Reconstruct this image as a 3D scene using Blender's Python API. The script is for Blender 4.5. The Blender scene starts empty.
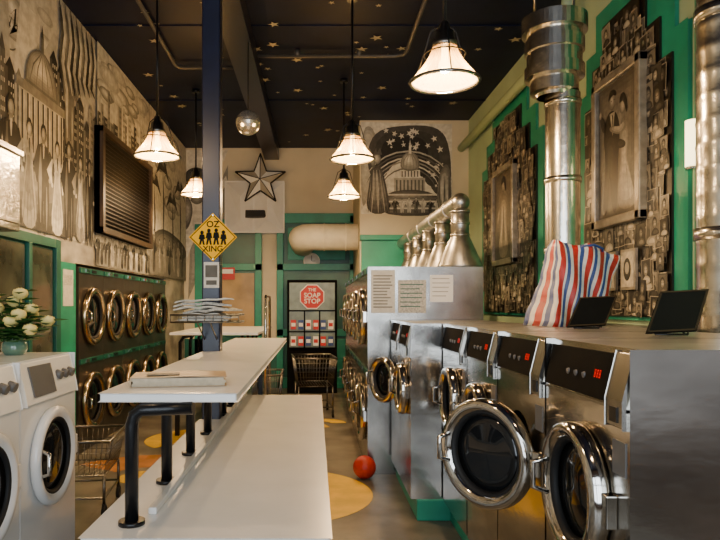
import bpy, math, random
from mathutils import Vector, Matrix
random.seed(7)
PI=math.pi
COL=bpy.context.scene.collection
F=640.0; VX=315.0; VY=306.0; EH=1.5
def LW(x,y):
    Y=F*2.4/(VX-x); return (Y, EH+(VY-y)*Y/F)
def BW(x,y,Y):
    return ((x-VX)*Y/F, EH+(VY-y)*Y/F)
# ---------------------------------------------------------------- materials
def mat(name,col,rough=.5,metal=0,noise=0,nscale=8,col2=None,bump=0,emit=None,es=0,stretch=None,spec=.5,coat=0):
    m=bpy.data.materials.new(name); m.use_nodes=True; nt=m.node_tree; b=nt.nodes['Principled BSDF']
    b.inputs['Base Color'].default_value=(*col,1); b.inputs['Roughness'].default_value=rough; b.inputs['Metallic'].default_value=metal
    b.inputs['Specular IOR Level'].default_value=spec
    if coat: b.inputs['Coat Weight'].default_value=coat
    if emit: b.inputs['Emission Color'].default_value=(*emit,1); b.inputs['Emission Strength'].default_value=es
    if noise or col2 or bump:
        tc=nt.nodes.new('ShaderNodeTexCoord'); mp=nt.nodes.new('ShaderNodeMapping'); n=nt.nodes.new('ShaderNodeTexNoise')
        nt.links.new(tc.outputs['Object'],mp.inputs[0]); nt.links.new(mp.outputs[0],n.inputs['Vector'])
        if stretch: mp.inputs['Scale'].default_value=stretch
        n.inputs['Scale'].default_value=nscale; n.inputs['Detail'].default_value=5
        r=nt.nodes.new('ShaderNodeValToRGB'); nt.links.new(n.outputs['Fac'],r.inputs[0])
        c2=col2 or tuple(c*(1-noise) for c in col)
        r.color_ramp.elements[0].position=.35; r.color_ramp.elements[0].color=(*c2,1)
        r.color_ramp.elements[1].position=.65; r.color_ramp.elements[1].color=(*col,1)
        nt.links.new(r.outputs[0],b.inputs['Base Color'])
        if bump:
            bp=nt.nodes.new('ShaderNodeBump'); bp.inputs['Strength'].default_value=bump; bp.inputs['Distance'].default_value=.01
            nt.links.new(n.outputs['Fac'],bp.inputs['Height']); nt.links.new(bp.outputs[0],b.inputs['Normal'])
    return m
M={}
M['steel']=mat('stainless_steel',(.60,.58,.54),.16,1,noise=.45,nscale=2.2,bump=.4,stretch=(1,1,2.2))
M['steelw']=mat('worn_steel',(.46,.44,.40),.24,1,noise=.4,nscale=4,bump=.2)
M['steelt']=mat('steel_counter',(.58,.56,.51),.33,1,noise=.3,nscale=4,bump=.1)
M['chrome']=mat('chrome',(.66,.63,.58),.09,1,noise=.15)
M['wire']=mat('dull_wire',(.25,.24,.22),.3,1,noise=.2)
M['galv']=mat('galvanised',(.82,.78,.68),.22,1,noise=.25,nscale=14,bump=.22)
M['galvd']=mat('dull_galvanised',(.52,.50,.45),.36,1,noise=.4,nscale=9,bump=.15)
M['foil']=mat('crinkled_foil',(.50,.48,.43),.22,1,noise=.4,nscale=12,bump=.9)
M['dryer']=mat('dryer_enamel',(.08,.07,.058),.32,.6,noise=.3,nscale=4)
M['brass']=mat('bronze_ring',(.56,.43,.27),.2,1,noise=.2)
M['green']=mat('teal_paint',(.014,.31,.20),.4,0,noise=.25,nscale=3)
M['greend']=mat('dark_teal_paint',(.008,.12,.085),.4,0,noise=.3,nscale=3)
M['cream']=mat('cream_wall',(.70,.62,.44),.7,0,noise=.15,nscale=1.5)
M['mint']=mat('mint_wall',(.42,.56,.37),.6,0,noise=.15,nscale=1.5)
M['mural']=mat('mural_paint',(.60,.56,.45),.7,0,col2=(.22,.20,.17),nscale=1.6,stretch=(1,1.2,2))
M['navy']=mat('navy_post',(.004,.006,.026),.3,0,noise=.3)
M['ceil']=mat('ceiling_paint',(.003,.007,.030),.5,0,noise=.4,nscale=2,bump=.05,spec=.2)
M['gold']=mat('pale_gold_star',(.50,.44,.28),.5,.0,noise=.3)
M['white']=mat('white_laminate',(.78,.77,.74),.25,0,noise=.06,nscale=5)
M['wenam']=mat('white_enamel',(.78,.79,.78),.22,0,noise=.04,nscale=3,coat=.3)
M['grayp']=mat('gray_plastic',(.12,.12,.12),.4,0,noise=.1)
M['dark']=mat('dark_panel',(.006,.006,.006),.7,0,noise=.3,spec=.03)
M['black']=mat('black_metal',(.006,.006,.007),.3,0,noise=.2,spec=.35)
M['rubber']=mat('black_rubber',(.015,.015,.015),.6,0,noise=.2,spec=.3)
M['glass']=mat('dark_glass',(.010,.011,.012),.05,0,noise=.2)
M['red']=mat('red_led',(.35,.0,.0),.5,0,noise=.1,emit=(1,.0,.0),es=.8,spec=.05)
M['floor']=mat('painted_floor',(.23,.205,.16),.36,0,col2=(.085,.078,.066),nscale=2.3,bump=.15)
M['yellow']=mat('yellow_floor_paint',(.90,.56,.02),.38,0,noise=.25,nscale=5)
M['orange']=mat('orange_floor_paint',(.48,.19,.04),.45,0,noise=.35,nscale=5)
M['signy']=mat('sign_yellow',(.95,.50,.0),.55,0,noise=.04,spec=.1)
M['signb']=mat('sign_black',(.006,.006,.006),.6,0,noise=.1,spec=.1)
M['paper']=mat('paper',(.70,.67,.58),.8,0,noise=.15,nscale=30)
M['pages']=mat('book_pages',(.52,.44,.31),.8,0,noise=.2,nscale=40)
M['paperg']=mat('printed_paper',(.34,.33,.29),.8,0,col2=(.64,.61,.53),nscale=60)
M['ball']=mat('ball_rubber',(.52,.025,.008),.45,0,noise=.2,nscale=40,bump=.1)
M['bred']=mat('bag_red',(.46,.02,.015),.4,0,noise=.3,nscale=30)
M['bblue']=mat('bag_blue',(.03,.07,.26),.4,0,noise=.3,nscale=30)
M['bwhite']=mat('bag_white',(.66,.65,.62),.4,0,noise=.15,nscale=30)
M['beige']=mat('cream_duct',(.76,.70,.52),.55,.0,noise=.12)
M['wood']=mat('frame_wood',(.40,.35,.27),.35,.3,noise=.4,nscale=12)
M['brownp']=mat('dark_brown_panel',(.11,.065,.035),.5,0,noise=.5,nscale=3,stretch=(1,4,.4))
M['leaf']=mat('leaf',(.035,.13,.02),.5,0,noise=.4,nscale=20)
M['petal']=mat('rose_petal',(.86,.70,.24),.6,0,noise=.15,nscale=30)
M['vase']=mat('vase_glass',(.10,.20,.14),.1,0,noise=.1,coat=.5)
M['redp']=mat('red_paint',(.55,.02,.015),.5,0,noise=.1)
M['wht']=mat('white_paint',(.86,.84,.78),.5,0,noise=.04)
M['pane']=mat('window_pane',(.10,.11,.08),.08,0,noise=.6,nscale=3)
M['panew']=mat('glowing_pane',(.35,.22,.08),.1,0,noise=.5,nscale=3,emit=(1,.55,.2),es=.15)  # orange light on the door pane put into its colour and emission
M['bulb']=mat('bulb_glow',(1,.9,.7),.5,0,noise=.01,emit=(1,.76,.42),es=30)
NG=16
def gray(i,w=(1,.95,.80)):
    v=.014+.76*(i/(NG-1))**1.9; return tuple(v*c for c in w)
PAL=[mat('mural_tone_%d'%i,gray(i),.7,0,noise=.3,nscale=14) for i in range(NG)]
LV=[0,5,8,11,15]
GR=[PAL[i] for i in LV]
def shade_mat():
    m=bpy.data.materials.new('lamp_glass'); m.use_nodes=True; nt=m.node_tree; nt.nodes.clear()
    o=nt.nodes.new('ShaderNodeOutputMaterial'); d=nt.nodes.new('ShaderNodeBsdfDiffuse'); t=nt.nodes.new('ShaderNodeBsdfTranslucent'); mx=nt.nodes.new('ShaderNodeMixShader')
    g=nt.nodes.new('ShaderNodeBsdfGlossy'); g.inputs['Roughness'].default_value=.12; m2=nt.nodes.new('ShaderNodeMixShader'); m2.inputs[0].default_value=.15
    tr=nt.nodes.new('ShaderNodeBsdfTransparent'); tr.inputs[0].default_value=(.95,.82,.55,1); m3=nt.nodes.new('ShaderNodeMixShader'); m3.inputs[0].default_value=.25
    tc=nt.nodes.new('ShaderNodeTexCoord'); sp=nt.nodes.new('ShaderNodeSeparateXYZ'); nt.links.new(tc.outputs['Generated'],sp.inputs[0])
    r=nt.nodes.new('ShaderNodeValToRGB'); r.color_ramp.elements[0].color=(.70,.60,.40,1); r.color_ramp.elements[1].color=(.50,.28,.08,1); r.color_ramp.elements[1].position=.95  # lamp glow put into the glass colour: pale below, amber at top
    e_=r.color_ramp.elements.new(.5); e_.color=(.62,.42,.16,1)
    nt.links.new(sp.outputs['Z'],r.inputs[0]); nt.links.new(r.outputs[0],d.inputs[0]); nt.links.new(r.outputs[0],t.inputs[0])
    mx.inputs[0].default_value=.28; nt.links.new(d.outputs[0],mx.inputs[1]); nt.links.new(t.outputs[0],mx.inputs[2])
    nt.links.new(mx.outputs[0],m2.inputs[1]); nt.links.new(g.outputs[0],m2.inputs[2]); nt.links.new(m2.outputs[0],m3.inputs[1]); nt.links.new(tr.outputs[0],m3.inputs[2]); nt.links.new(m3.outputs[0],o.inputs[0]); return m
M['shade']=shade_mat()
def drum_mat():
    m=mat('perforated_drum',(.45,.43,.38),.3,1); nt=m.node_tree; b=nt.nodes['Principled BSDF']
    tc=nt.nodes.new('ShaderNodeTexCoord'); v=nt.nodes.new('ShaderNodeTexVoronoi'); v.inputs['Scale'].default_value=45; v.inputs['Randomness'].default_value=.1
    r=nt.nodes.new('ShaderNodeValToRGB'); r.color_ramp.interpolation='CONSTANT'; r.color_ramp.elements[0].color=(.01,.01,.01,1); r.color_ramp.elements[1].position=.3; r.color_ramp.elements[1].color=(.35,.33,.28,1)
    nt.links.new(tc.outputs['Object'],v.inputs['Vector']); nt.links.new(v.outputs['Distance'],r.inputs[0]); nt.links.new(r.outputs[0],b.inputs['Base Color']); return m
M['drum']=drum_mat()
# ---------------------------------------------------------------- mesh builder
class MB:
    def __init__(s): s.v=[];s.f=[];s.m=[];s.s=[]
    def face(s,pts,m=0,sm=False):
        i=len(s.v); s.v+=[tuple(p) for p in pts]; s.f.append(tuple(range(i,i+len(pts)))); s.m.append(m); s.s.append(sm)
    def box(s,x0,x1,y0,y1,z0,z1,m=0,skip=''):
        i=len(s.v); s.v+=[(x0,y0,z0),(x1,y0,z0),(x1,y1,z0),(x0,y1,z0),(x0,y0,z1),(x1,y0,z1),(x1,y1,z1),(x0,y1,z1)]
        for k,q in {'b':(0,3,2,1),'t':(4,5,6,7),'n':(0,1,5,4),'r':(1,2,6,5),'f':(2,3,7,6),'l':(3,0,4,7)}.items():
            if k in skip: continue
            s.f.append(tuple(i+a for a in q)); s.m.append(m); s.s.append(False)
        return s
    def prism(s,poly,fn,a,b,m=0):
        n=len(poly); i=len(s.v); s.v+=[tuple(fn(p[0],p[1],a)) for p in poly]+[tuple(fn(p[0],p[1],b)) for p in poly]
        s.f.append(tuple(range(i,i+n))); s.f.append(tuple(range(i+2*n-1,i+n-1,-1))); s.m+=[m,m]; s.s+=[False,False]
        for k in range(n):
            s.f.append((i+k,i+(k+1)%n,i+n+(k+1)%n,i+n+k)); s.m.append(m); s.s.append(False)
        return s
    def lathe(s,prof,c,ax,n=32,m=0,sm=True,closed=False):
        ax=Vector(ax).normalized(); c=Vector(c); u=ax.orthogonal().normalized(); w=ax.cross(u)
        i=len(s.v); P=len(prof)
        for r,a in prof:
            for k in range(n):
                t=2*PI*k/n; s.v.append(tuple(c+ax*a+u*(r*math.cos(t))+w*(r*math.sin(t))))
        for j in range(P if closed else P-1):
            j2=(j+1)%P
            for k in range(n):
                k2=(k+1)%n; s.f.append((i+j*n+k,i+j*n+k2,i+j2*n+k2,i+j2*n+k)); s.m.append(m); s.s.append(sm)
        return s
    def cyl(s,p0,p1,r0,r1=None,n=16,m=0,caps=True):
        r1=r0 if r1 is None else r1; p0=Vector(p0);p1=Vector(p1); L=(p1-p0).length
        i=len(s.v); s.lathe([(r0,0),(r1,L)],p0,p1-p0,n,m)
        if caps:
            s.f.append(tuple(range(i+n-1,i-1,-1))); s.f.append(tuple(range(i+n,i+2*n))); s.m+=[m,m]; s.s+=[False,False]
        return s
    def tube(s,pts,r,n=8,m=0,closed=False):
        pts=[Vector(p) for p in pts]; N=len(pts); i=len(s.v); u=None
        for k,p in enumerate(pts):
            a=pts[(k-1)%N] if (closed or k>0) else p; b=pts[(k+1)%N] if (closed or k<N-1) else p
            d=(b-a).normalized()
            if u is None: u=d.orthogonal().normalized()
            else:
                u=(u-d*u.dot(d)); u=u.normalized() if u.length>1e-6 else d.orthogonal().normalized()
            w=d.cross(u); rr=r[k] if isinstance(r,(list,tuple)) else r
            for q in range(n):
                t=2*PI*q/n; s.v.append(tuple(p+u*(rr*math.cos(t))+w*(rr*math.sin(t))))
        for k in range(N if closed else N-1):
            k2=(k+1)%N
            for q in range(n):
                q2=(q+1)%n; s.f.append((i+k*n+q,i+k*n+q2,i+k2*n+q2,i+k2*n+q)); s.m.append(m); s.s.append(True)
        if not closed:
            s.f.append(tuple(range(i+n-1,i-1,-1))); s.f.append(tuple(range(i+(N-1)*n,i+N*n))); s.m+=[m,m]; s.s+=[False,False]
        return s
    def sphere(s,c,r,n=20,m=0,sc=(1,1,1)):
        h=n//2; i=len(s.v)
        for a in range(h+1):
            th=PI*a/h
            for k in range(n):
                t=2*PI*k/n; s.v.append((c[0]+sc[0]*r*math.sin(th)*math.cos(t),c[1]+sc[1]*r*math.sin(th)*math.sin(t),c[2]+sc[2]*r*math.cos(th)))
        for a in range(h):
            for k in range(n):
                k2=(k+1)%n; s.f.append((i+a*n+k,i+(a+1)*n+k,i+(a+1)*n+k2,i+a*n+k2)); s.m.append(m); s.s.append(True)
        return s
    def text(s,txt,size,fn,m=0,off=.02):
        c=bpy.data.curves.new('t','FONT'); c.body=txt; c.size=size; c.align_x='CENTER'; c.align_y='CENTER'; c.offset=size*off
        o=bpy.data.objects.new('t',c); COL.objects.link(o); dg=bpy.context.evaluated_depsgraph_get()
        me=bpy.data.meshes.new_from_object(o.evaluated_get(dg)); i=len(s.v)
        s.v+=[tuple(fn(v.co.x,v.co.y)) for v in me.vertices]
        for p in me.polygons: s.f.append(tuple(i+a for a in p.vertices)); s.m.append(m); s.s.append(False)
        bpy.data.objects.remove(o); bpy.data.meshes.remove(me); bpy.data.curves.remove(c); return s
    def hole(s,y0,y1,z0,z1,cy,cz,r,x=0,n=40,m=0):
        A=[2*PI*k/n for k in range(n)]+[math.atan2(b-cz,a-cy)%(2*PI) for a in (y0,y1) for b in (z0,z1)]
        A=sorted(set(round(a,6) for a in A)); i=len(s.v); N=len(A)
        for a in A:
            c,sn=math.cos(a),math.sin(a); t=1e9
            if c>1e-9:t=min(t,(y1-cy)/c)
            if c<-1e-9:t=min(t,(y0-cy)/c)
            if sn>1e-9:t=min(t,(z1-cz)/sn)
            if sn<-1e-9:t=min(t,(z0-cz)/sn)
            s.v.append((x,cy+r*c,cz+r*sn)); s.v.append((x,cy+t*c,cz+t*sn))
        for k in range(N):
            k2=(k+1)%N; s.f.append((i+2*k,i+2*k+1,i+2*k2+1,i+2*k2)); s.m.append(m); s.s.append(False)
        return s
    def build(s,name,mats,parent=None,bevel=0,loc=None,**props):
        me=bpy.data.meshes.new(name); me.from_pydata(s.v,[],s.f)
        if not isinstance(mats,(list,tuple)): mats=[mats]
        for m in mats: me.materials.append(M[m] if isinstance(m,str) else m)
        me.polygons.foreach_set('material_index',s.m); me.polygons.foreach_set('use_smooth',s.s); me.update()
        o=bpy.data.objects.new(name,me); COL.objects.link(o)
        if parent: o.parent=parent
        if loc: o.location=loc
        if bevel:
            b=o.modifiers.new('bevel','BEVEL'); b.width=bevel; b.segments=2; b.limit_method='ANGLE'; b.angle_limit=math.radians(50)
        for k,v in props.items(): o[k]=v
        return o
def thing(name,label,cat,loc=(0,0,0),rz=0,group=None):
    o=bpy.data.objects.new(name,None); COL.objects.link(o); o.location=loc; o.rotation_euler=(0,0,rz); o.empty_display_size=.1
    o['label']=label; o['category']=cat
    if group:o['group']=group
    return o
def tag(o,label,cat,group=None):
    o['label']=label;o['category']=cat
    if group:o['group']=group
    return o
def dup(o,loc=None,rz=None,label=None,parent=None):
    c=o.copy(); COL.objects.link(c)
    if parent:c.parent=parent
    if loc is not None:c.location=loc
    if rz is not None:c.rotation_euler=(0,0,rz)
    if label:c['label']=label
    for ch in list(o.children): dup(ch,parent=c)
    return c
def star(cx,cy,R,r=None,rot=PI/2,n=5):
    r=r or R*.4
    return [((R if k%2==0 else r)*math.cos(rot+PI*k/n)+cx,(R if k%2==0 else r)*math.sin(rot+PI*k/n)+cy) for k in range(2*n)]
def ell(cx,cy,a,b,n=20): return [(cx+a*math.cos(2*PI*k/n),cy+b*math.sin(2*PI*k/n)) for k in range(n)]
def sm(pts,it=2):
    for _ in range(it):
        q=[]
        for k in range(len(pts)):
            a,c=pts[k],pts[(k+1)%len(pts)]; q+=[(a[0]*.75+c[0]*.25,a[1]*.75+c[1]*.25),(a[0]*.25+c[0]*.75,a[1]*.25+c[1]*.75)]
        pts=q
    return pts
def stroke(pts,w):
    n=len(pts); L=[];R=[]
    for k in range(n):
        a=pts[max(0,k-1)]; c=pts[min(n-1,k+1)]; dx,dy=c[0]-a[0],c[1]-a[1]; l=math.hypot(dx,dy) or 1; ww=w*(.25+math.sin(PI*k/(n-1))) *.6
        L.append((pts[k][0]-dy/l*ww,pts[k][1]+dx/l*ww)); R.append((pts[k][0]+dy/l*ww,pts[k][1]-dx/l*ww))
    return L+R[::-1]
def soft(put,pts,i0,i1,n=6,sx=-.12,sy=-.12):
    xs=[p[0] for p in pts]; ys=[p[1] for p in pts]; cx=sum(xs)/len(xs)+(max(xs)-min(xs))*sx; cy=sum(ys)/len(ys)+(max(ys)-min(ys))*sy
    for k in range(n):
        f=1-.85*k/n; t=int(round(i0+(i1-i0)*k/(n-1)))
        put([(cx*(1-f)+p[0]*f,cy*(1-f)+p[1]*f) for p in pts],max(0,min(NG-1,t)))
def human(put,cx,yb,h,cloth,skin,rnd,dress=False):
    w=h*.16; hd=h*.075; yt=yb-h; alt=min(15,cloth+5) if cloth<10 else cloth-4
    if dress:
        soft(put,sm([(cx-w*.6,yt+h*.2),(cx+w*.6,yt+h*.2),(cx+w*.35,yt+h*.42),(cx+w*1.25,yb),(cx-w*1.25,yb),(cx-w*.35,yt+h*.42)]),cloth,alt,3)
        for k in range(4): put(stroke([(cx+w*(-.2+.13*k),yt+h*.45),(cx+w*(-.5+.33*k),yt+h*.7),(cx+w*(-.85+.55*k),yb-h*.02)],w*.12),alt if k%2 else max(0,cloth-3))
    else:
        put(sm([(cx-w*.9,yt+h*.18),(cx+w*.9,yt+h*.18),(cx+w*.75,yt+h*.52),(cx+w*.7,yb),(cx+w*.15,yb),(cx,yt+h*.6),(cx-w*.15,yb),(cx-w*.7,yb),(cx-w*.75,yt+h*.52)]),cloth)
        put(stroke([(cx-w*.4,yt+h*.22),(cx-w*.45,yt+h*.5),(cx-w*.4,yb-h*.1)],w*.3),alt)
        put(stroke([(cx+w*.4,yt+h*.56),(cx+w*.42,yt+h*.75),(cx+w*.4,yb-h*.04)],w*.16),alt)
    s=rnd.choice([-1,1]); put(stroke([(cx+s*w*.8,yt+h*.22),(cx+s*w*1.3,yt+h*.36),(cx+s*w*.9,yt+h*.48)],w*.5),cloth); put(ell(cx+s*w*.85,yt+h*.49,w*.17,w*.17,8),skin)
    put(stroke([(cx-s*w*.75,yt+h*.22),(cx-s*w*1.0,yt+h*.40),(cx-s*w*.85,yt+h*.55)],w*.45),cloth)
    put([(cx-w*.2,yt+hd*1.8),(cx+w*.2,yt+hd*1.8),(cx+w*.22,yt+h*.2),(cx-w*.22,yt+h*.2)],skin-3)
    put(ell(cx,yt+hd*1.1,hd*.85,hd*1.15,12),1); soft(put,ell(cx,yt+hd*1.35,hd*.65,hd*.9,12),skin-4,skin,3)
    put(sm([(cx-w*.15,yt+h*.18),(cx+w*.15,yt+h*.18),(cx,yt+h*.36)],1),15 if cloth<9 else 4)
def struct(mb,name,mats,**k):
    o=mb.build(name,mats,**k); o['kind']='structure'; return o
CH=4.4; YB=11.75; YW=10.0; YF=-1.6
tz=lambda a,c,d:(a,d,c)
# ---------------------------------------------------------------- room shell
b=MB(); b.box(-3.3,2.6,YF-.2,YB+.2,-.1,0)
def fpoly(pts,z,m): b.face([(p[0],p[1],z) for p in pts],m)
fpoly(ell(-.30,5.12,.76,.76,48),.002,1)
def band(cx,cy,r0,r1,a0,a1,z,m,n=24):
    o=[(cx+r1*math.cos(a0+(a1-a0)*k/n),cy+r1*math.sin(a0+(a1-a0)*k/n)) for k in range(n+1)]
    i=[(cx+r0*math.cos(a1-(a1-a0)*k/n),cy+r0*math.sin(a1-(a1-a0)*k/n)) for k in range(n+1)]
    fpoly(o+i,z,m)
band(-1.5,5.6,.35,.85,-1,2.6,.002,2); band(-1.3,7.2,.2,.6,.5,4,.003,1); fpoly(ell(-1.5,5.6,.22,.22),.002,1)
band(.1,8.2,.1,.3,0,5,.002,1)
struct(b,'floor',['floor','yellow','orange'])
b=MB(); b.box(-3.3,2.6,YF-.2,YB+.2,CH,CH+.1)
for k in range(130):
    x=random.uniform(-2.2,2.2); y=random.uniform(3,YB-.3)
    R=random.choice([.035,.05,.065,.075]); b.face([(p[0],p[1],CH-.014) for p in star(x,y,R,rot=random.random()*6)],1)
for yy in (4.2,6.6,9.0): b.box(-2.4,2.4,yy,yy+.03,CH-.012,CH)
struct(b,'ceiling',['ceil','gold'])
b=MB(); b.box(-.92,-.66,YF+.01,YB-.01,CH-.22,CH-.002)
tag(b.build('ceiling_beam',['navy']),'dark navy beam running lengthwise under the starry ceiling','beam')
b=MB(); b.box(-3.2,-2.4,YF,YB,1.93,CH,0); wl=struct(b,'wall_left',['mural'])
b=MB(); b.box(-3.2,-2.4,YF,6.4,0,1.93,0); struct(b,'wall_left_front',['mural'])
b=MB(); b.box(-3.2,-2.4,10.25,YB,0,1.93,0); struct(b,'wall_left_rear',['mural'])
b=MB(); b.box(-3.2,-3.15,6.4,10.25,0,1.93,0); struct(b,'wall_recess',['greend'])
b=MB(); b.box(2.4,2.5,YF,YB,0,CH); wr=struct(b,'wall_right',['mint'])
b=MB(); b.box(2.3,2.4,YF,1.15,0,2.6); b.box(2.27,2.4,YF,1.15,2.6,2.68); struct(b,'added_reflection_panel',['brownp'])  # unseen brown panel added to give the near steel a warm dark reflection
b=MB(); b.box(-3.2,2.5,YB,YB+.1,0,CH); wb_=struct(b,'wall_back',['cream'])
b=MB(); b.box(.7,2.4,YW,YB,0,CH); wing=struct(b,'wall_wing',['cream'])
b=MB(); b.box(-3.2,2.5,YF-.1,YF,0,.5); b.box(-3.2,2.5,YF-.1,YF,3.4,CH)
for x0,x1 in ((-3.2,-2.1),(-.1,.1),(2.1,2.5)): b.box(x0,x1,YF-.1,YF,.5,3.4)
for x in (-1.5,-.8,.8,1.5): b.box(x-.03,x+.03,YF-.08,YF-.02,.5,3.4)
b.box(-2.1,2.1,YF-.08,YF-.02,2.3,2.4)
struct(b,'wall_front',['brownp'])
# ---------------------------------------------------------------- left mural
b=MB(); lay=[0]; R5=random.Random(11)
def mq(pts,m):          # wall coordinates: (distance along the wall, -height)
    lay[0]+=1; off=.003+lay[0]*.000022; o=[]
    for y,nz in pts:
        z=-nz
        if 6.35<y<10.3 and z<1.94: z=1.94
        z=min(z,CH-.005)
        o.append((-2.4+off,y,z))
    b.face(o,m)
def lq(pts,m): mq([(LW(*p)[0],-LW(*p)[1]) for p in pts],m)
def lp(pts,m): lq(pts,LV[m])
def ls(pts,m,d=None):
    i=LV[m]; d=d if d is not None else (4 if m<3 else -5)
    soft(lq,sm(pts),i,i+d) if m<3 else soft(lq,sm(pts),i+d,i)
def mrect(y0,y1,z0,z1,m): mq([(y0,-z0),(y1,-z0),(y1,-z1),(y0,-z1)],m)
mrect(3.6,6.97,2.15,4.39,13)
# soft cloudy sky behind the painted town
for k in range(26):
    cy=R5.uniform(3.8,6.8); cz=R5.uniform(3.35,4.25); a=R5.uniform(.15,.4); soft(mq,sm(ell(cy,-cz,a,a*.35,10)),R5.choice([9,11,12]),R5.choice([14,15]),4)
# script lettering at the top left
for x in (2,10,18,26):
    lp(stroke([(x,10+x*.4),(x+5,4+x*.5),(x+4,20+x*.5),(x,30+x*.4),(x+6,27+x*.4),(x+9,16+x*.5)],1.6),0)
    lp(stroke([(x+1,24+x*.5),(x+6,20+x*.5),(x+8,26+x*.5)],1.2),0)
lp(stroke([(0,46),(12,50),(26,46),(38,38)],1.5),1)
# sweeping searchlight rays
for k,(a,w_) in enumerate(((3.9,.10),(4.6,.14),(5.3,.10),(6.0,.14))): mq([(5.0,-2.9),(5.06,-2.9),(a+w_+.25,-4.0),(a-w_,-4.0)],[15,11,14,12][k])
# painted town: towers with windows, a domed hall with columns
yy_=4.75
while yy_<6.9:
    w_=R5.uniform(.10,.22); h_=R5.uniform(3.25,3.75); tn=R5.choice([1,3,5,8,10]); mrect(yy_,yy_+w_,2.6,h_,tn); mrect(yy_,yy_+w_*.28,2.6,h_,min(15,tn+3)); mq([(yy_,-h_),(yy_+w_,-h_),(yy_+w_/2,-h_-R5.uniform(.03,.16))],max(0,tn-1))
    z=2.7
    while z<h_-.06:
        for q in (.35,.6,.82): 
            if R5.random()<.75: mrect(yy_+w_*q,yy_+w_*(q+.1),z,z+.035,14 if tn<6 else 2)
        z+=.075
    yy_+=w_*R5.uniform(.8,1.05)
mrect(5.15,6.05,2.75,3.3,12); mrect(5.10,6.10,3.28,3.36,8)
for k in range(9): mrect(5.2+k*.1,5.235+k*.1,2.8,3.27,3); mrect(5.235+k*.1,5.25+k*.1,2.8,3.27,15)
soft(mq,[(5.6+.34*math.cos(PI*k/16),-(3.36+.36*math.sin(PI*k/16))) for k in range(17)],6,15,7,-.05,.0)
for k in range(5): mq(stroke([(5.34+k*.13,-3.37),(5.42+k*.09,-3.55),(5.59+k*.01,-3.71)],.012),5)
mrect(5.57,5.63,3.70,3.84,6); mq([(5.57,-3.84),(5.63,-3.84),(5.6,-3.96)],3)
# tall statue figure
human(mq,6.22,-3.02,.98,7,10,R5); soft(mq,sm([(6.1,-2.95),(6.34,-2.95),(6.3,-3.08),(6.14,-3.08)],1),2,6,3)
# large standing figures in front of the town, in suits and gowns
soft(mq,sm([(3.6,-2.5),(4.6,-2.72),(5.6,-2.66),(6.9,-2.8),(6.97,-2.15),(3.6,-2.15)],1),4,9,5)
for k,(cy,h,cl,dr) in enumerate(((4.15,1.1,2,0),(4.72,1.02,14,1),(5.02,1.12,1,0),(5.34,1.0,11,1),(5.62,1.05,4,0),(5.92,.95,15,1),(6.20,1.05,1,0),(6.50,.95,9,1),(6.76,1.0,3,0))):
    human(mq,cy,-(2.13+.02*(k%2)),h*.92,cl,14 if k%2 else 12,R5,bool(dr))
# curling drapery from the ceiling
for k in range(14):
    y0=5.95+k*.07; soft(mq,stroke([(y0,-4.38),(y0+.10,-4.1),(y0+.02,-3.8),(y0+.12,-3.5-.02*k)],.05),[2,12,5,14,1,10][k%6],[6,15,9,12,4,14][k%6],3)
# crowd below the grille
mrect(6.97,10.3,1.945,2.32,10)
for k in range(11): soft(mq,ell(7.1+k*.3,-2.2,.2,.12,12),9,14,3)
for k in range(26): human(mq,7.02+k*.125,-(1.95+.01*(k%3)),R5.uniform(.30,.38),R5.choice([0,2,4,14,8,1]),R5.choice([12,14]),R5,dress=k%3==1)
# skyline above the grille
mrect(6.97,9.15,3.46,4.39,14)
for k in range(22):
    cy=R5.uniform(7.1,9.0); cz=R5.uniform(3.8,4.3); a=R5.uniform(.15,.4); soft(mq,sm(ell(cy,-cz,a,a*.3,10)),R5.choice([8,10,12]),15,4)
y0=6.98
while y0<9.1:
    w_=R5.uniform(.08,.18); h_=R5.uniform(3.6,3.98); tn=R5.choice([0,2,5,8,12]); mrect(y0,y0+w_,3.46,h_,tn); mrect(y0,y0+w_*.3,3.46,h_,min(15,tn+3))
    z=3.5
    while z<h_-.05: mrect(y0+w_*.5,y0+w_*.62,z,z+.03,14 if tn<6 else 1); mrect(y0+w_*.75,y0+w_*.87,z,z+.03,14 if tn<6 else 1); z+=.07
    y0+=w_
# palms and birds beyond the grille
mrect(9.15,11.74,1.96,4.39,14)
for k in range(14): soft(mq,sm(ell(R5.uniform(9.3,11.5),-R5.uniform(3.0,4.2),.3,.12,10)),R5.choice([9,11]),15,4)
mrect(9.15,11.74,1.96,2.5,8); soft(mq,sm([(9.15,-2.5),(10,-2.75),(11.74,-2.6),(11.74,-2.3),(9.15,-2.3)]),4,8,4)
for cy,hh in ((9.4,3.3),(9.95,3.6),(10.6,3.2),(11.2,3.5)):
    mq(stroke([(cy,-hh),(cy+.06,-(hh-.5)),(cy,-2.3)],.06),1)
    for a in range(11):
        t=PI*a/10; mq(stroke([(cy,-hh),(cy+.22*math.cos(t),-(hh+.16*math.sin(t)+.02)),(cy+.42*math.cos(t),-(hh+.10*math.sin(t)-.12))],.05),R5.choice([0,3]))
for k in range(7): human(mq,9.4+k*.33,-2.0,R5.uniform(.5,.65),R5.choice([1,4,14,9]),13,R5,dress=k%2==1)
b.build('mural',PAL,parent=wl)
t=thing('vent_grille','large dark brown louvred grille set in the painted left wall','grille',(-2.35,7.95,2.3))
b=MB(); b.box(-.03,.03,-1.05,1.05,0,1.15); b.build('backing','signb',t)
b=MB()
for z0,z1 in((0,.06),(1.09,1.15)): b.box(-.03,.07,-1.05,1.05,z0,z1)
for y0,y1 in((-1.05,-.98),(.98,1.05)): b.box(-.03,.069,y0,y1,0,1.15)
b.build('frame',mat('grille_brown',(.05,.03,.015),.5,0,noise=.2),t)
b=MB()
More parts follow.
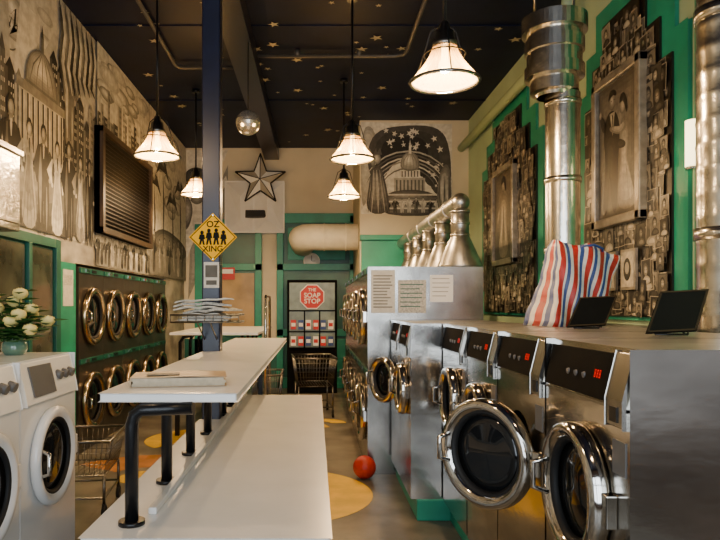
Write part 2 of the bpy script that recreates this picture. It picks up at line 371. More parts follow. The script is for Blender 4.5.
for k in range(22): b.prism([(.02,.075+k*.046),(.05,.055+k*.046),(.05,.062+k*.046),(.02,.083+k*.046)],tz,-.98,.98)
b.build('louvre',mat('louvre_brown',(.02,.013,.008),.5,0,noise=.3,spec=.2),t)
b=MB(); b.box(-2.4,-2.36,4.62,5.85,0,2.1)
d=struct(b,'door_1',['greend'])
b=MB()
for y0,y1,z0,z1 in((4.62,4.70,0,2.1),(5.75,5.85,0,2.1),(5.20,5.26,0,2.02),(4.70,5.75,2.02,2.1),(4.70,5.75,.9,.97)): b.box(-2.36,-2.32,y0,y1,z0,z1)
b.build('door_frame','greend',d,bevel=.004)
b=MB(); b.box(-2.36,-2.35,4.72,5.18,1.0,2.0); b.box(-2.36,-2.35,5.28,5.73,1.0,2.0); b.build('door_glass','pane',d)
b=MB(); b.box(-2.4,-2.385,5.98,6.38,0,1.92); struct(b,'trim_1',['green'])
b=MB(); b.box(-2.385,-2.38,6.05,6.3,1.5,1.85); b.box(-2.38,-2.379,6.08,6.27,1.7,1.8,1)
tag(b.build('notice_sheet',['paper','paperg']),'white paper notice on green trim beside the left wall dryers','notice')
t=thing('steel_wall_box','crinkled shiny metal box mounted high on the left wall before green door','box',(-2.33,4.46,2.03))
b=MB(); b.box(-.03,.22,-.4,.12,0,.56); b.build('body','foil',t,bevel=.01)
b=MB(); b.box(-.03,.24,-.42,.14,.54,.58); b.build('rim','galvd',t,bevel=.004)
b=MB(); b.box(.22,.232,-.34,.09,.05,.50); b.build('cover_plate','foil',t,bevel=.004)
# ---------------------------------------------------------------- right wall arches with photo collages
A1,A2,S1,S2=.50,.78,.30,.60
def arch(cy,w,z0,zt,e=0):
    s=[(w/2,zt-S2),(w/2*A2,zt-S1),(w/2*A1,zt)]
    pts=[(hw+e,z+e) for hw,z in s]
    q=[(cy+pts[0][0],z0)]
    for i,(hw,z) in enumerate(pts):
        q.append((cy+hw,z))
        if i<2: q.append((cy+pts[i+1][0],z))
    return q+[(2*cy-a,z) for a,z in reversed(q)]
def arch_top(w,zt,dy):
    if dy<w/2*A1: return zt
    if dy<w/2*A2: return zt-S1
    return zt-S2
SP=[mat('photo_tone_%d'%i,gray(i,(.86,.76,.58)),.4,0,noise=.3,nscale=30) for i in range(NG)]
def mural_panel(cy,w,zt,z0,label,seed,frame,extra,e):
    rnd=random.Random(seed)
    t=thing('photo_collage',label,'collage',(2.398,cy,z0))
    b=MB(); b.prism(arch(0,w,0,zt-z0,e),lambda a,c,d:(d,a,c),-.03,0); b.build('arch_surround','green',t,bevel=.006)
    b=MB(); b.prism(arch(0,w,0.02,zt-z0,0),lambda a,c,d:(d,a,c),-.045,-.03,0)
    n=int(w*(zt-z0)*170); made=0; tries=0
    while made<n and tries<12000:
        tries+=1
        a=rnd.uniform(.04,.085); c=a*rnd.uniform(1.1,1.45); y=rnd.uniform(-w/2+a,w/2-a); z=rnd.uniform(.02+c,zt-z0-c)
        if z+c>arch_top(w,zt-z0,abs(y)+a): continue
        made+=1; x=-.0455-made*.00004; ro=rnd.uniform(-.10,.10); co,si=math.cos(ro),math.sin(ro); dx=[0]
        def q(pts,m): dx[0]+=.000003; b.face([(x-dx[0],y+p[0]*co-p[1]*si,z+p[0]*si+p[1]*co) for p in pts],m)
        q([(-a,-c),(a,-c),(a,c),(-a,c)],rnd.choice([0,2,12,10,13,1]))
        a2,c2=a*.9,c*.93; bg=rnd.choice([0,1,3,5,7,9]); q([(-a2,-c2),(a2,-c2),(a2,c2),(-a2,c2)],bg)
        q([(-a2,0),(a2,c2*.3),(a2,c2),(-a2,c2)],bg+1)
        sk=rnd.choice([10,12,14]); ox=rnd.uniform(-.15,.15)*a; cl=rnd.choice([0,2,5,11,13])
        soft(q,sm([(-a*.8,-c2),(a*.8,-c2),(a*.7,-c*.5),(a*.2,-c*.3),(-a*.2,-c*.3),(-a*.7,-c*.5)],1),cl,min(15,cl+3),2)
        q(ell(ox,c*.2,a*.48,c*.52,10),0 if bg>2 else 5); soft(q,ell(ox,c*.1,a*.36,c*.4,10),sk-5,sk,3,-.08,.05)
        q([(ox-a*.22,c*.14),(ox-a*.05,c*.14),(ox-a*.05,c*.20),(ox-a*.22,c*.20)],2); q([(ox+a*.22,c*.14),(ox+a*.05,c*.14),(ox+a*.05,c*.20),(ox+a*.22,c*.20)],2)
        q([(ox-a*.12,-c*.13),(ox+a*.12,-c*.13),(ox+a*.1,-c*.09),(ox-a*.1,-c*.09)],4)
    b.build('photo_sheet',SP,t)
    y0,y1,za,zb=frame; y0-=cy;y1-=cy;za-=z0;zb-=z0
    D=.05+n*.00004
    b=MB(); fw=.07
    for q in((y0,y1,za,za+fw),(y0,y1,zb-fw,zb),(y0,y0+fw,za,zb),(y1-fw,y1,za,zb)): b.box(-D-.05,-.045,*q)
    b.build('picture_frame','wood',t,bevel=.01)
    b=MB(); b.box(-D-.015,-.05,y0+fw,y1-fw,za+fw,zb-fw,9)
    cyy=(y0+y1)/2; W=(y1-y0)-2*fw; H=(zb-za)-2*fw; L=[0]
    def raw(pts,m):
        L[0]+=1; b.face([(-D-.0155-.00006*L[0],cyy-p[0]*W,za+fw+p[1]*H) for p in pts],m)
    def P(pts,i0,i1,smo=True,n=5): soft(raw,sm(pts) if smo else pts,i0,i1,n,-.05,.05)
    raw([(-.5,0),(.5,0),(.5,.2),(-.5,.26)],5)
    P([(-.5,.26),(.5,.2),(.5,1),(-.5,1)],5,11,False,8)
    extra(P); b.build('portrait',SP,t)
    return D
def couple(P):
    P([(-.40,.03),(-.30,.42),(-.38,.66),(-.26,.80),(-.04,.79),(.08,.64),(.02,.42),(.0,.03),(-.14,.03),(-.2,.38),(-.24,.03)],0,4)
    P([(-.20,.78),(-.06,.78),(-.12,.60)],12,15,False,2); P([(-.14,.76),(-.11,.76),(-.12,.62)],0,0,False,2)
    P(ell(-.13,.865,.09,.068),7,14,False); P([(-.235,.87),(-.21,.945),(-.11,.955),(-.02,.92),(-.03,.885),(-.10,.91),(-.20,.89)],0,2)
    P([(-.16,.865),(-.135,.865),(-.135,.872),(-.16,.872)],2,2,False,2); P([(-.09,.865),(-.065,.865),(-.065,.872),(-.09,.872)],2,2,False,2)
    P([(.04,.03),(.0,.2),(.08,.42),(.04,.56),(.10,.70),(.24,.70),(.30,.56),(.23,.42),(.37,.2),(.47,.03)],8,15)
    for k in range(5): P([(.10+k*.06,.04),(.125+k*.035,.25),(.14+k*.02,.4),(.115+k*.055,.22)],9 if k%2 else 12,11,True,2)
    P(ell(.14,.785,.078,.06),8,15,False); P([(.05,.80),(.08,.875),(.18,.88),(.26,.79),(.24,.70),(.20,.77),(.12,.84)],1,4)
    P([(.22,.68),(.10,.64),(-.18,.69),(-.20,.65),(.08,.58),(.26,.62)],9,14,True,3); P([(-.04,.50),(.20,.47),(.22,.52),(0,.57)],0,3,True,2)
    P([(-.36,.64),(-.46,.78),(-.42,.82),(-.28,.72)],0,3,True,2); P(ell(-.44,.81,.035,.03),10,14,False,2)
def single(P):
    P([(-.30,.02),(-.16,.4),(-.24,.64),(-.12,.78),(.14,.78),(.24,.62),(.16,.4),(.28,.02)],9,15)
    P([(-.12,.05),(-.05,.4),(0,.7),(.06,.4),(.12,.05)],10,7,True,3); P(ell(0,.85,.115,.08),8,15,False); P([(-.14,.84),(-.1,.95),(.08,.96),(.16,.82),(.12,.74),(.08,.88),(-.06,.90)],0,3); P([(-.24,.64),(-.36,.45),(-.3,.42),(-.15,.57)],10,13,True,3)
D1=mural_panel(4.90,1.36,3.78,1.40,'tall collage of small portraits around framed dancing couple on green stepped arch',3,(4.5,5.28,2.12,3.30),couple,.15)
mural_panel(7.85,2.1,3.82,1.40,'collage of small portraits around framed single standing figure on green stepped arch',5,(7.35,8.25,2.0,3.2),single,.16)
for y,nm in((4.72,'nearer'),(5.02,'farther')):
    t=thing('small_portrait','small matted portrait under the framed couple, the %s one of the two'%nm,'picture',(2.398-D1,y,1.62),group='small matted portraits under the couple')
    b=MB(); b.box(-.02,0,-.11,.11,0,.3); b.build('frame','wood',t)
    b=MB(); b.box(-.024,-.02,-.09,.09,.02,.28,0); b.face([(-.025,p[0],p[1]) for p in ell(0,.15,.055,.085)],1); b.face([(-.026,p[0],p[1]) for p in ell(0,.16,.032,.045)],2); b.build('photo',[SP[14],SP[1],SP[11]],t)
b=MB(); b.box(2.372,2.4,3.3,4.0,0,4.1); struct(b,'trim_2',['green'])
b=MB(); b.box(2.37,2.4,5.78,6.6,0,2.9); struct(b,'trim_3',['green'])
b=MB(); b.tube([(2.28,YW-.02,3.96),(2.28,6.2,3.96),(2.28,5.9,3.99),(2.28,5.78,4.1),(2.28,5.74,CH-.01)],.06,16)
for y in(7,8.5): b.cyl((2.28,y,3.96),(2.395,y,3.96),.02)
tag(b.build('wall_pipe','mint'),'pale mint pipe running along the right wall near the ceiling','pipe')
b=MB(); b.box(1.93,2.4,1.2,5.6,0,1.36); struct(b,'trim_4',['steelt'])
t=thing('wall_sconce','small glowing cylinder light on the green strip beside the right edge steel pipe','lamp',(2.372,3.9,2.35))
b=MB(); b.cyl((-.03,0,.12),(0,0,.12),.04); b.cyl((-.07,0,-.02),(-.07,0,0),.04);b.build('bracket','chrome',t)
b=MB(); b.cyl((-.07,0,0),(-.07,0,.28),.042); b.build('diffuser',mat('sconce_glow',(1,.9,.6),.5,0,noise=.02,emit=(1,.8,.4),es=5),t)
# ---------------------------------------------------------------- back wall
def back_door(name,x0,x1,y0):
    X0,Z=BW(x0,y0,YB); X1,_=BW(x1,y0,YB)
    b=MB(); b.box(X0,X1,YB-.04,YB,0,Z); d=struct(b,name,['greend'])
    b=MB()
    for q in((X0,X0+.12,0,Z),(X1-.12,X1,0,Z),(X0-.05,X1+.05,Z-.14,Z+.04),(X0,X1,2.15,2.27),(X0,X1,.0,.2),(X0,X1,.95,1.08)): b.box(q[0],q[1],YB-.09,YB-.04,q[2],q[3])
    b.build('door_frame','green',d,bevel=.006)
    return d,X0,X1,Z
d,X0,X1,Z=back_door('door_2',277,356,216)
b=MB(); b.box(X0+.2,X1-.2,YB-.06,YB-.04,2.34,Z-.22); b.box(X0+.2,X1-.2,YB-.06,YB-.04,.3,.9); b.build('door_panel','green',d,bevel=.01)
d,X0,X1,Z=back_door('door_3',215,262,222)
b=MB(); b.box(X0+.14,X1-.14,YB-.05,YB-.04,1.1,2.1); b.build('door_glass','panew',d)
b=MB(); b.sphere((X1-.16,YB-.1,1.0),.035,12); b.build('door_handle','brass',d)
b=MB(); X0,_=BW(195,0,YB); b.box(X0,X0+.3,YB-.03,YB,0,3.0); struct(b,'trim_5',['green'])
b=MB(); b.box(-2.39,-.0,YB-.03,YB,0,.9); struct(b,'trim_6',['greend'])
b=MB(); bk=[0]
def bq(p,m):
    bk[0]+=1; b.face([(BW(x,y,YB)[0],YB-.003-bk[0]*.0001,BW(x,y,YB)[1]) for x,y in p],m)
bq([(184,150),(228,150),(190,250),(184,270)],15); soft(bq,[(190,250),(228,165),(228,215),(205,260),(188,300)],9,13,4)
for p,i0,i1 in (([(184,172),(196,166),(208,172),(200,178),(210,186),(196,184),(186,190)],3,7),([(188,200),(200,192),(206,198),(198,206)],6,10),([(184,190),(194,206),(190,226),(184,232)],5,11)): soft(bq,sm(p),i0,i1,4)
bq([(192,224),(226,176),(228,182),(196,232)],15)
b.build('mural',PAL,parent=wb_)
t=thing('wall_cabinet','white boxy panelled wall unit high on back wall behind the star','cabinet',(-1.06,YB-.002,3.25))
b=MB(); b.prism([(-.56,-.42),(.5,-.42),(.5,.5),(-.56,.5)],tz,-.2,0); b.build('body','wht',t,bevel=.01)
for x0,x1,s in((-.55,-.05,1),(-.03,.49,-1)):
    xm=x0+.1 if s>0 else x1-.1; b=MB()
    q=[(x0,-.2,-.41),(x1,-.2,-.41),(x1,-.2,.49),(x0,-.2,.49)]; C1=(xm+.18*s,-.36,.2); C2=(xm+.18*s,-.32,-.22)
    b.face([q[0],q[1],C2]); b.face([q[1],q[2],C1,C2]); b.face([q[2],q[3],C1]); b.face([q[3],q[0],C2,C1]); b.build('panel','wht',t)
b=MB(); sp=star(0,0,.47,.19); cen=(0,-.12,0)
for k in range(10): b.face([(sp[k][0],0,sp[k][1]),(sp[(k+1)%10][0],0,sp[(k+1)%10][1]),cen],k%2)
b.face([(p[0],0,p[1]) for p in sp],0)
for k in range(10):
    a=(sp[k][0],-.008,sp[k][1]); c=(sp[(k+1)%10][0],-.008,sp[(k+1)%10][1]); b.tube([a,c],.014,5,m=2)
    if k%2==0: b.tube([a,(0,-.125,0)],.007,5,m=2)
o=b.build('star_ornament',[mat('star_light',(.95,.93,.85),.5,0,noise=.05),mat('star_mid',(.42,.38,.30),.5,0,noise=.1),GR[0]],loc=(-.97,YB-.375,3.74)); tag(o,'large pale faceted five pointed barn star with dark outline on white wall unit','ornament')
t=thing('wall_speaker','small black speaker box under the barn star on back wall','speaker',(-1.05,YB-.002,3.15))
b=MB(); b.box(-.2,.2,-.3,-.2,-.07,.07); b.box(-.1,.1,-.2,0,-.05,.05); b.build('housing','black',t,bevel=.01); b=MB(); b.box(-.17,.17,-.305,-.3,-.05,.05); b.build('speaker_grille','rubber',t)
t=thing('soap_vending_machine','soap vending machine with red octagon sign standing before green back door','vending machine',(-.05,11.3,0))
b=MB(); b.box(-.43,.43,-.3,.35,.0,1.95); b.build('cabinet','dark',t,bevel=.01)
b=MB(); b.box(-.39,.39,-.315,-.3,.78,1.90,0)
for x in(-.13,.13): b.box(x-.012,x+.012,-.33,-.315,.78,1.42,1)
for z in(.78,1.06,1.42): b.box(-.39,.39,-.33,-.315,z-.012,z+.012,1)
b.build('front_panel',[mat('vend_panel',(.20,.26,.21),.3,0,noise=.5,nscale=5),'dark'],t)
b=MB(); R_=.225; oc=lambda r:[(r*math.cos(PI/8+k*PI/4),1.66+r*math.sin(PI/8+k*PI/4)) for k in range(8)]
b.prism(oc(R_),tz,-.33,-.32,1); b.prism(oc(R_*.93),tz,-.334,-.33,0)
for tx,z,s in(('THE',1.775,.075),('SOAP',1.68,.115),('STOP',1.58,.115)): b.text(tx,s,lambda x,y,z=z:(x,-.337,z+y),1,.015)
b.build('octagon_sign',['redp','wht'],t)
for r in range(2):
    for c in range(6):
        x=-.365+c*.128; z=.82+r*.28
        b=MB(); b.box(x,x+.09,-.34,-.315,z,z+.16,0); b.box(x+.01,x+.08,-.343,-.34,z+.05,z+.11,1); b.build('soap_packet',[['wht','redp','bblue'][(r+c)%3],['redp','wht','wht'][(r+c)%3]],t)
t=thing('wall_clock','round white clock above the soap vending machine','clock',(-.06,YB-.04,2.32))
b=MB(); b.lathe([(0,-.0),(.15,0),(.15,.04),(.13,.05),(.13,.04),(0,.04)],(0,0,0),(0,-1,0),32); b.build('case','wht',t)
b=MB(); b.box(-.005,.005,-.045,-.042,0,.1); b.box(0,.07,-.045,-.042,-.005,.005); b.build('hands','black',t)
b=MB(); b.box(-1.78,-1.46,YB-.105,YB-.091,1.98,2.2,0); b.box(-1.75,-1.49,YB-.108,YB-.105,2.09,2.17,1)
tag(b.build('wall_sign',['redp','wht']),'small red and white sign on the frame of the narrow green back door','sign')
b=MB(); YM=YW; wk=[0]
def wq(pts,m):
    wk[0]+=1; b.face([(BW(x,y,YM)[0],YM-.002-.00006*wk[0],BW(x,y,YM)[1]) for x,y in pts],m)
def wp(pts,m): wq(pts,LV[m])
def ws(pts,i0,i1,n=6): soft(wq,sm(pts),i0,i1,n)
wp([(361,122),(452,124),(452,214),(361,214)],4)
ws([(361,130),(372,124),(380,150),(368,200),(361,210)],10,14)
ws([(366,152),(376,130),(404,125),(438,126),(450,144),(452,192),(436,198),(424,172),(410,158),(394,162),(382,182),(370,178)],4,0,4)
for k in range(34):
    x=R5.uniform(382,448); y=R5.uniform(129,155) if x<420 else R5.uniform(130,188)
    wp(star(x,y,R5.uniform(1.0,3.8),rot=R5.random()),4)
for k in range(6):
    r=29+k*3.6; wq(stroke([(408+r*math.cos(a),196-r*.95*math.sin(a)) for a in [PI*.1+j*PI*.08 for j in range(11)]],1.1),[6,15,9,14,5,12][k])
wp([(394,192),(394,178),(425,178),(425,192)],3); wp([(400,178),(400,170),(420,170),(420,178)],4); ws([(400,171),(401,157),(410,150),(419,157),(420,171)],7,15); wp([(408.5,154),(409,146),(410,139),(411,146),(411.5,154)],4)
for k in range(5): wq(stroke([(403+k*3.5,170),(404+k*3,160),(409+k*.6,153)],.35),5)
for k in range(8): wp([(396+k*3.7,180),(397.5+k*3.7,180),(397.5+k*3.7,191),(396+k*3.7,191)],1)
for k in range(6): wp([(401.5+k*3.1,171),(402.7+k*3.1,171),(402.7+k*3.1,177),(401.5+k*3.1,177)],1)
ws([(384,190),(436,190),(450,216),(374,216)],4,10)
for k in range(6): wq([(382-k*1.4,194+k*3.4),(438+k*2,194+k*3.4),(439+k*2,195.6+k*3.4),(381-k*1.4,195.6+k*3.4)],[14,6][k%2])
for k in range(8): human(wq,388+k*7,213,R5.uniform(12,17),R5.choice([0,3,14]),14,R5)
ws([(365,214),(369,184),(372,166),(381,166),(386,184),(391,214)],4,10); ws(ell(377,159,3.8,5.4),7,14)
for k in range(7): soft(wq,stroke([(372+k*1.5,170),(371+k*2.2,190),(368+k*3.4,213)],1.0),[3,12,5,14,2,11,6][k],9,2)
ws([(372,170),(367,150),(370,147),(376,166)],6,13); wp([(373,155),(376,148),(377,153),(380,148),(382,155)],1)
ws([(438,172),(450,160),(452,214),(436,214)],6,12)
for k in range(5): wq(stroke([(440+k*2.3,176),(439+k*2.6,194),(441+k*2.2,212)],.9),[4,14][k%2])
b.build('mural',PAL,parent=wing)
b=MB(); b.box(.72,1.7,YW-.06,YW,0,2.52); b.box(.7,1.75,YW-.12,YW,2.52,2.6); struct(b,'trim_7',['green'],bevel=.005)
b=MB(); b.tube([(.695,10.4,2.62),(.2,10.4,2.62),(-.05,10.4,2.62),(-.17,10.46,2.62),(-.22,10.6,2.62),(-.22,YB-.1,2.62)],.215,24)
for x in(.5,.15): b.lathe([(.215,-.01),(.225,-.01),(.225,.01),(.215,.01)],(x,10.4,2.62),(1,0,0),24)
tag(b.build('round_duct','beige'),'fat cream round duct elbowing out above the green back door','duct')
# ---------------------------------------------------------------- machines
def ring_door(parent,R,ringm,loc,ang,thick=.055,n=40,bulge=.05):
    c=(0,R,0)
    b=MB(); b.lathe([(R*.70,0),(R*.98,0),(R,.012),(R*.99,thick*.7),(R*.94,thick),(R*.84,thick*.98),(R*.76,thick*.6),(R*.70,thick*.3)],c,(-1,0,0),n,closed=True)
    d=b.build('door',ringm,parent,loc=loc); d.rotation_euler=(0,0,ang)
    b=MB(); b.lathe([(0,thick*.2+bulge*.2),(R*.3,thick*.2+bulge*.18),(R*.5,thick*.2+bulge*.05),(R*.71,thick*.25),(R*.71,-.02),(R*.5,-.08),(0,-.1)],c,(-1,0,0),n); b.build('glass','glass',d)
    b=MB(); b.lathe([(R*.68,thick*.3),(R*.74,thick*.66),(R*.78,thick*.66),(R*.71,thick*.2)],c,(-1,0,0),n,closed=True); b.build('gasket','rubber',d)
    b=MB(); b.tube([(-thick*.8,R*1.78,-.06),(-thick-.035,R*1.84,-.045),(-thick-.035,R*1.84,.045),(-thick*.8,R*1.78,.06)],.011,8); b.build('handle','chrome',d)
    b=MB(); b.box(-.03,.004,-.03,.03,-.05,.05); b.build('hinge',ringm,d,bevel=.004)
    return d
def make_washer(name,label,w,H,D,R,zc,kind,loc,rz=0,ang=0,group=None):
    t=thing(name,label,'washing machine',loc,rz,group)
    h=w/2-.004; zp=H-.17
    b=MB(); b.hole(-h,h,0,zp,0,zc,R*.74)
    b.box(0,D,-h,h,0,H,skip='lt'); b.face([(0,-h,zp),(0,h,zp),(.03,h,H),(.03,-h,H)]); b.face([(.03,-h,H),(D,-h,H),(D,h,H),(.03,h,H)],1)
    b.lathe([(R*.74,0),(R*.72,.08)],(0,0,zc),(1,0,0),40)
    b.build('body',['steel','steelt'] if kind=='steel' else ['wenam','wenam'],t)
    b=MB(); b.lathe([(R*.72,.08),(R*.95,.09),(R*.95,.5),(0,.5)],(0,0,zc),(1,0,0),40); b.build('drum','drum',t)
    ring_door(t,R,'chrome' if kind=='steel' else 'wenam',(-.004,-R,zc),ang,thick=.06 if kind=='steel' else .04)
    if kind=='steel':
        b=MB(); b.prism([(-.012,zp+.005),(.018,H-.02),(.028,H-.02),(.01,zp+.005)],tz,-h+.13,h-.02); b.build('control_panel','dark',t)
        b=MB()
        for k in range(3):
            y0=-h+.19+k*.017
            for (a0,a1,c0,c1) in ((0,.010,.0,.003),(0,.010,.011,.014),(0,.010,.022,.025),(0,.003,0,.025),(.007,.010,0,.025)):
                zb=zp+.068+c0; zt_=zp+.068+c1; xx=lambda z:-.012+.03*(z-zp-.005)/.145-.0015
                b.face([(xx(zb),y0+a0,zb),(xx(zb),y0+a1,zb),(xx(zt_),y0+a1,zt_),(xx(zt_),y0+a0,zt_)])
        b.build('display','red',t)
        for k in range(3):
            b=MB(); b.cyl((.02,-h+.31+k*.065,zp+.07),(-.004,-h+.31+k*.065,zp+.066),.010,n=12); b.build('button','grayp',t)
        b=MB(); b.prism([(-.014,zp-.06),(-.014,zp+.02),(.02,H-.012),(.03,H-.012),(.01,zp-.06)],tz,-h+.01,-h+.12)
        c=b.build('coin_box','steelw',t,bevel=.004)
        b=MB(); b.box(-.018,-.014,-h+.045,-h+.09,zp-.045,zp+.0); b.build('coin_slot','black',c)
        b=MB(); b.box(-.003,.0,-h+.02,-h+.1,zp-.2,zp-.1); b.build('instruction_label','grayp',t)
        b=MB(); b.box(-.006,.0,-h+.01,h-.01,zp-.012,zp-.002); b.build('seam_strip','steelw',t)
    else:
        b=MB(); b.prism([(-.02,zp-.03),(-.012,zp+.02),(.022,H-.01),(.03,H-.01),(.01,zp-.03)],tz,-h+.02,h-.02); b.build('control_panel','wht',t,bevel=.004)
        b=MB(); b.prism([(-.020,zp+.0),(.012,H-.03),(.02,H-.03),(.0,zp+.0)],lambda a,c,d:(a-.004,d,c),-.02,h-.1); b.build('display_panel','grayp',t)
        for k in range(3):
            b=MB(); b.cyl((.01,-h+.08+k*.075,zp+.08),(-.022,-h+.08+k*.075,zp+.07),.022,n=16); b.build('knob','grayp',t)
        b=MB(); b.box(-.004,0,-h+.05,h-.05,.05,.2); b.build('kick_panel','wht',t,bevel=.004)
    return t
PL=.15; WH=1.376-PL
b=MB(); b.box(.94,1.85,1.80,4.45,0,PL); struct(b,'trim_8',['green'],bevel=.01)
b=MB(); b.box(.71,1.5,4.46,5.62,0,PL); struct(b,'trim_9',['green'],bevel=.01)
gs='steel front loading washers in the right row'
make_washer('washing_machine','large stainless washer nearest the camera in the right row, its side panel showing',.66,WH,.94,.225,.74,'steel',(.89,2.135,PL),group=gs)
make_washer('washing_machine','large stainless washer with its round door swung ajar toward the aisle',.64,WH,.94,.235,.72,'steel',(.89,2.795,PL),ang=math.radians(36),group=gs)
make_washer('washing_machine','stainless washer in the right row just beyond the one with the ajar door',.62,WH,.94,.2,.74,'steel',(.89,3.43,PL),group=gs)
make_washer('washing_machine','stainless washer carrying the red white and blue striped bag',.69,WH,.94,.2,.76,'steel',(.89,4.10,PL),group=gs)
make_washer('washing_machine','stainless washer set forward into the aisle, nearer of the two forward ones',.57,WH,.8,.19,.74,'steel',(.67,4.755,PL),group=gs)
make_washer('washing_machine','stainless washer farthest in right row beside the dryer cabinet and red ball',.57,WH,.8,.19,.74,'steel',(.67,5.33,PL),ang=math.radians(24),group=gs)
gw='white front loading washers at the left'
make_washer('washing_machine','white front loading washer with the vase of roses on top',.65,1.25,.8,.24,.77,'white',(-1.3,3.145,0),PI,group=gw)
make_washer('washing_machine','white front loading washer cut off by the left edge of the photo',.65,1.25,.8,.24,.77,'white',(-1.3,2.495,0),PI,group=gw)
def make_dryer(label,w,H,D,loc,rz,zc,R,bodym,ringm,group):
    t=thing('stacked_dryer',label,'dryer',loc,rz,group); h=w/2-.003; zm=H*.5
    b=MB(); b.hole(-h,h,0,zm,0,zc[0],R*.75); b.hole(-h,h,zm,H,0,zc[1],R*.75); b.box(0,D,-h,h,0,H,skip='l'); b.build('body',bodym,t)
    for z in zc:
        b=MB(); b.lathe([(R*.75,0),(R*.75,.05),(R*1.05,.05),(R*1.05,.5),(0,.5)],(0,0,z),(1,0,0),32); b.build('drum','drum',t)
        ring_door(t,R,ringm,(-.004,-R,z),0,n=32)
    for z in (zm-.045,H-.06):
        b=MB(); b.box(-.012,0,-h+.02,h-.02,z,z+.05); c=b.build('control_strip','greend',t)
        b=MB(); b.box(-.016,-.012,-.12,.02,z+.01,z+.04,0); b.box(-.02,-.012,.1,.2,z+.008,z+.042,1); b.build('display',['black','chrome'],c)
    return t
names=['nearest','second nearest','middle','second farthest','farthest']
dl=make_dryer('nearest stacked dryer with two round bronze-rimmed doors in left wall row',.75,1.9,.7,(-2.385,6.83,0),PI,(.50,1.39),.31,'dryer','brass','stacked dryers built into the left wall')
for k in range(1,5): dup(dl,(-2.385,6.83+.75*k,0),PI,names[k]+' stacked dryer with two round bronze-rimmed doors in left wall row')
dr=make_dryer('nearest stacked dryer in the right bank, the one with notices on its steel side',.8,1.85,1.03,(.47,6.1,0),0,(.5,1.4),.27,'steelw','chrome','stacked dryers along the right aisle')
for k in range(1,5): dup(dr,(.47,6.1+.8*k,0),0,names[k]+' stacked dryer in the steel bank along the right aisle')
def notice(x0,x1,y0,y1,ms,label,lines=6):
    Y=5.7025; a,zt=BW(x0,y0,Y); c,zb=BW(x1,y1,Y)
    b=MB(); b.box(a,c,Y-.004,Y,zb,zt,0)
    H=zt-zb
    for k in range(lines):
        z=zt-H*(.12+.8*k/lines); b.box(a+.02,c-.02-random.random()*.05,Y-.0055,Y-.004,z-H*.03,z,1)
    tag(b.build('notice_sheet',ms),label,'notice')
notice(371,395,270,313,['paper',GR[2]],'tall paper notice at left end of the steel dryer side',11)
notice(398,426,280,313,['paperg','greend'],'grey-green printed notice between two paper sheets on dryer side',6)
notice(430,453,275,302,['wht',GR[3]],'small white notice at right on the steel dryer side',5)
def make_duct(y,label):
    t=thing('dryer_vent_duct',label,'duct',(1.36,y,1.852),group='dryer exhaust ducts in a row')
    b=MB(); b.lathe([(0,0),(.21,0),(.21,.025),(.10,.27),(.085,.30)],(0,0,0),(0,0,1),28); b.build('cone','galvd',t)
    b=MB(); b.cyl((0,0,.28),(0,0,.55),.082,n=24)
    for z in(.31,.42,.53): b.lathe([(.082,-.01),(.092,-.01),(.092,.01),(.082,.01)],(0,0,z),(0,0,1),24)
    b.build('pipe','galvd',t)
    return t
d0=make_duct(6.0,'nearest galvanised exhaust duct rising from the steel dryer bank')
for k in range(1,5): dup(d0,(1.36,6.0+.8*k,1.852),0,names[k]+' galvanised exhaust duct rising from the steel dryer bank')
b=MB(); b.cyl((1.36,6.0,2.47),(1.36,YW-.01,2.47),.088,n=24,caps=False); b.sphere((1.36,6.0,2.47),.088,24)
for y in (6.4,7.2,8.0,8.8): b.lathe([(.088,-.012),(.097,-.012),(.097,.012),(.088,.012)],(1.36,y,2.47),(0,1,0),24)
tag(b.build('trunk_duct','galvd'),'horizontal galvanised trunk duct gathering the dryer vents','duct')
def ribbed(z0,z1,r,step=.055,d=.006):
    p=[];z=z0
    while z<z1: p+=[(r,z),(r,z+step*.7),(r+d,z+step*.85)]; z+=step
    return p+[(r,z1)]
t=thing('flue_pipe','tall shiny flue pipe with wide collar top between the two collages','pipe',(1.78,4.6,0))
b=MB(); b.lathe([(.12,z*.1) for z in range(31)]+[(.12,3.02)],(0,0,0),(0,0,1),40)
for z in(1.0,1.9,2.4,2.95): b.lathe([(.12,-.02),(.128,-.02),(.128,.02),(.12,.02)],(0,0,z),(0,0,1),40)
b.build('pipe','galv',t)
b=MB(); b.lathe([(.12,3.0),(.13,3.02),(.165,3.03),(.165,3.12),(.205,3.13),(.205,3.21),(.19,3.215),(.19,3.31),(.205,3.315),(.205,3.40),(.19,3.405),(.19,3.45),(.225,3.455),(.225,3.56),(.19,3.565),(0,3.565)],(-.06,0,0),(0,0,1),48,sm=False); b.build('collar','galv',t)
for x in(-.2,.08):
    b=MB(); b.cyl((x,0,3.56),(x,0,CH-.003),.008); b.build('hanger_rod','wire',t)
t=thing('flue_pipe','shiny steel pipe running up to the ceiling at the right edge','pipe',(2.05,3.2,1.36))
b=MB(); b.lathe(ribbed(0,CH-1.365,.127,.12,.003),(0,0,0),(0,0,1),40)
for z in(.5,1.6,2.7): b.lathe([(.13,-.03),(.138,-.03),(.138,.03),(.13,.03)],(0,0,z),(0,0,1),32)
b.build('pipe','galv',t)
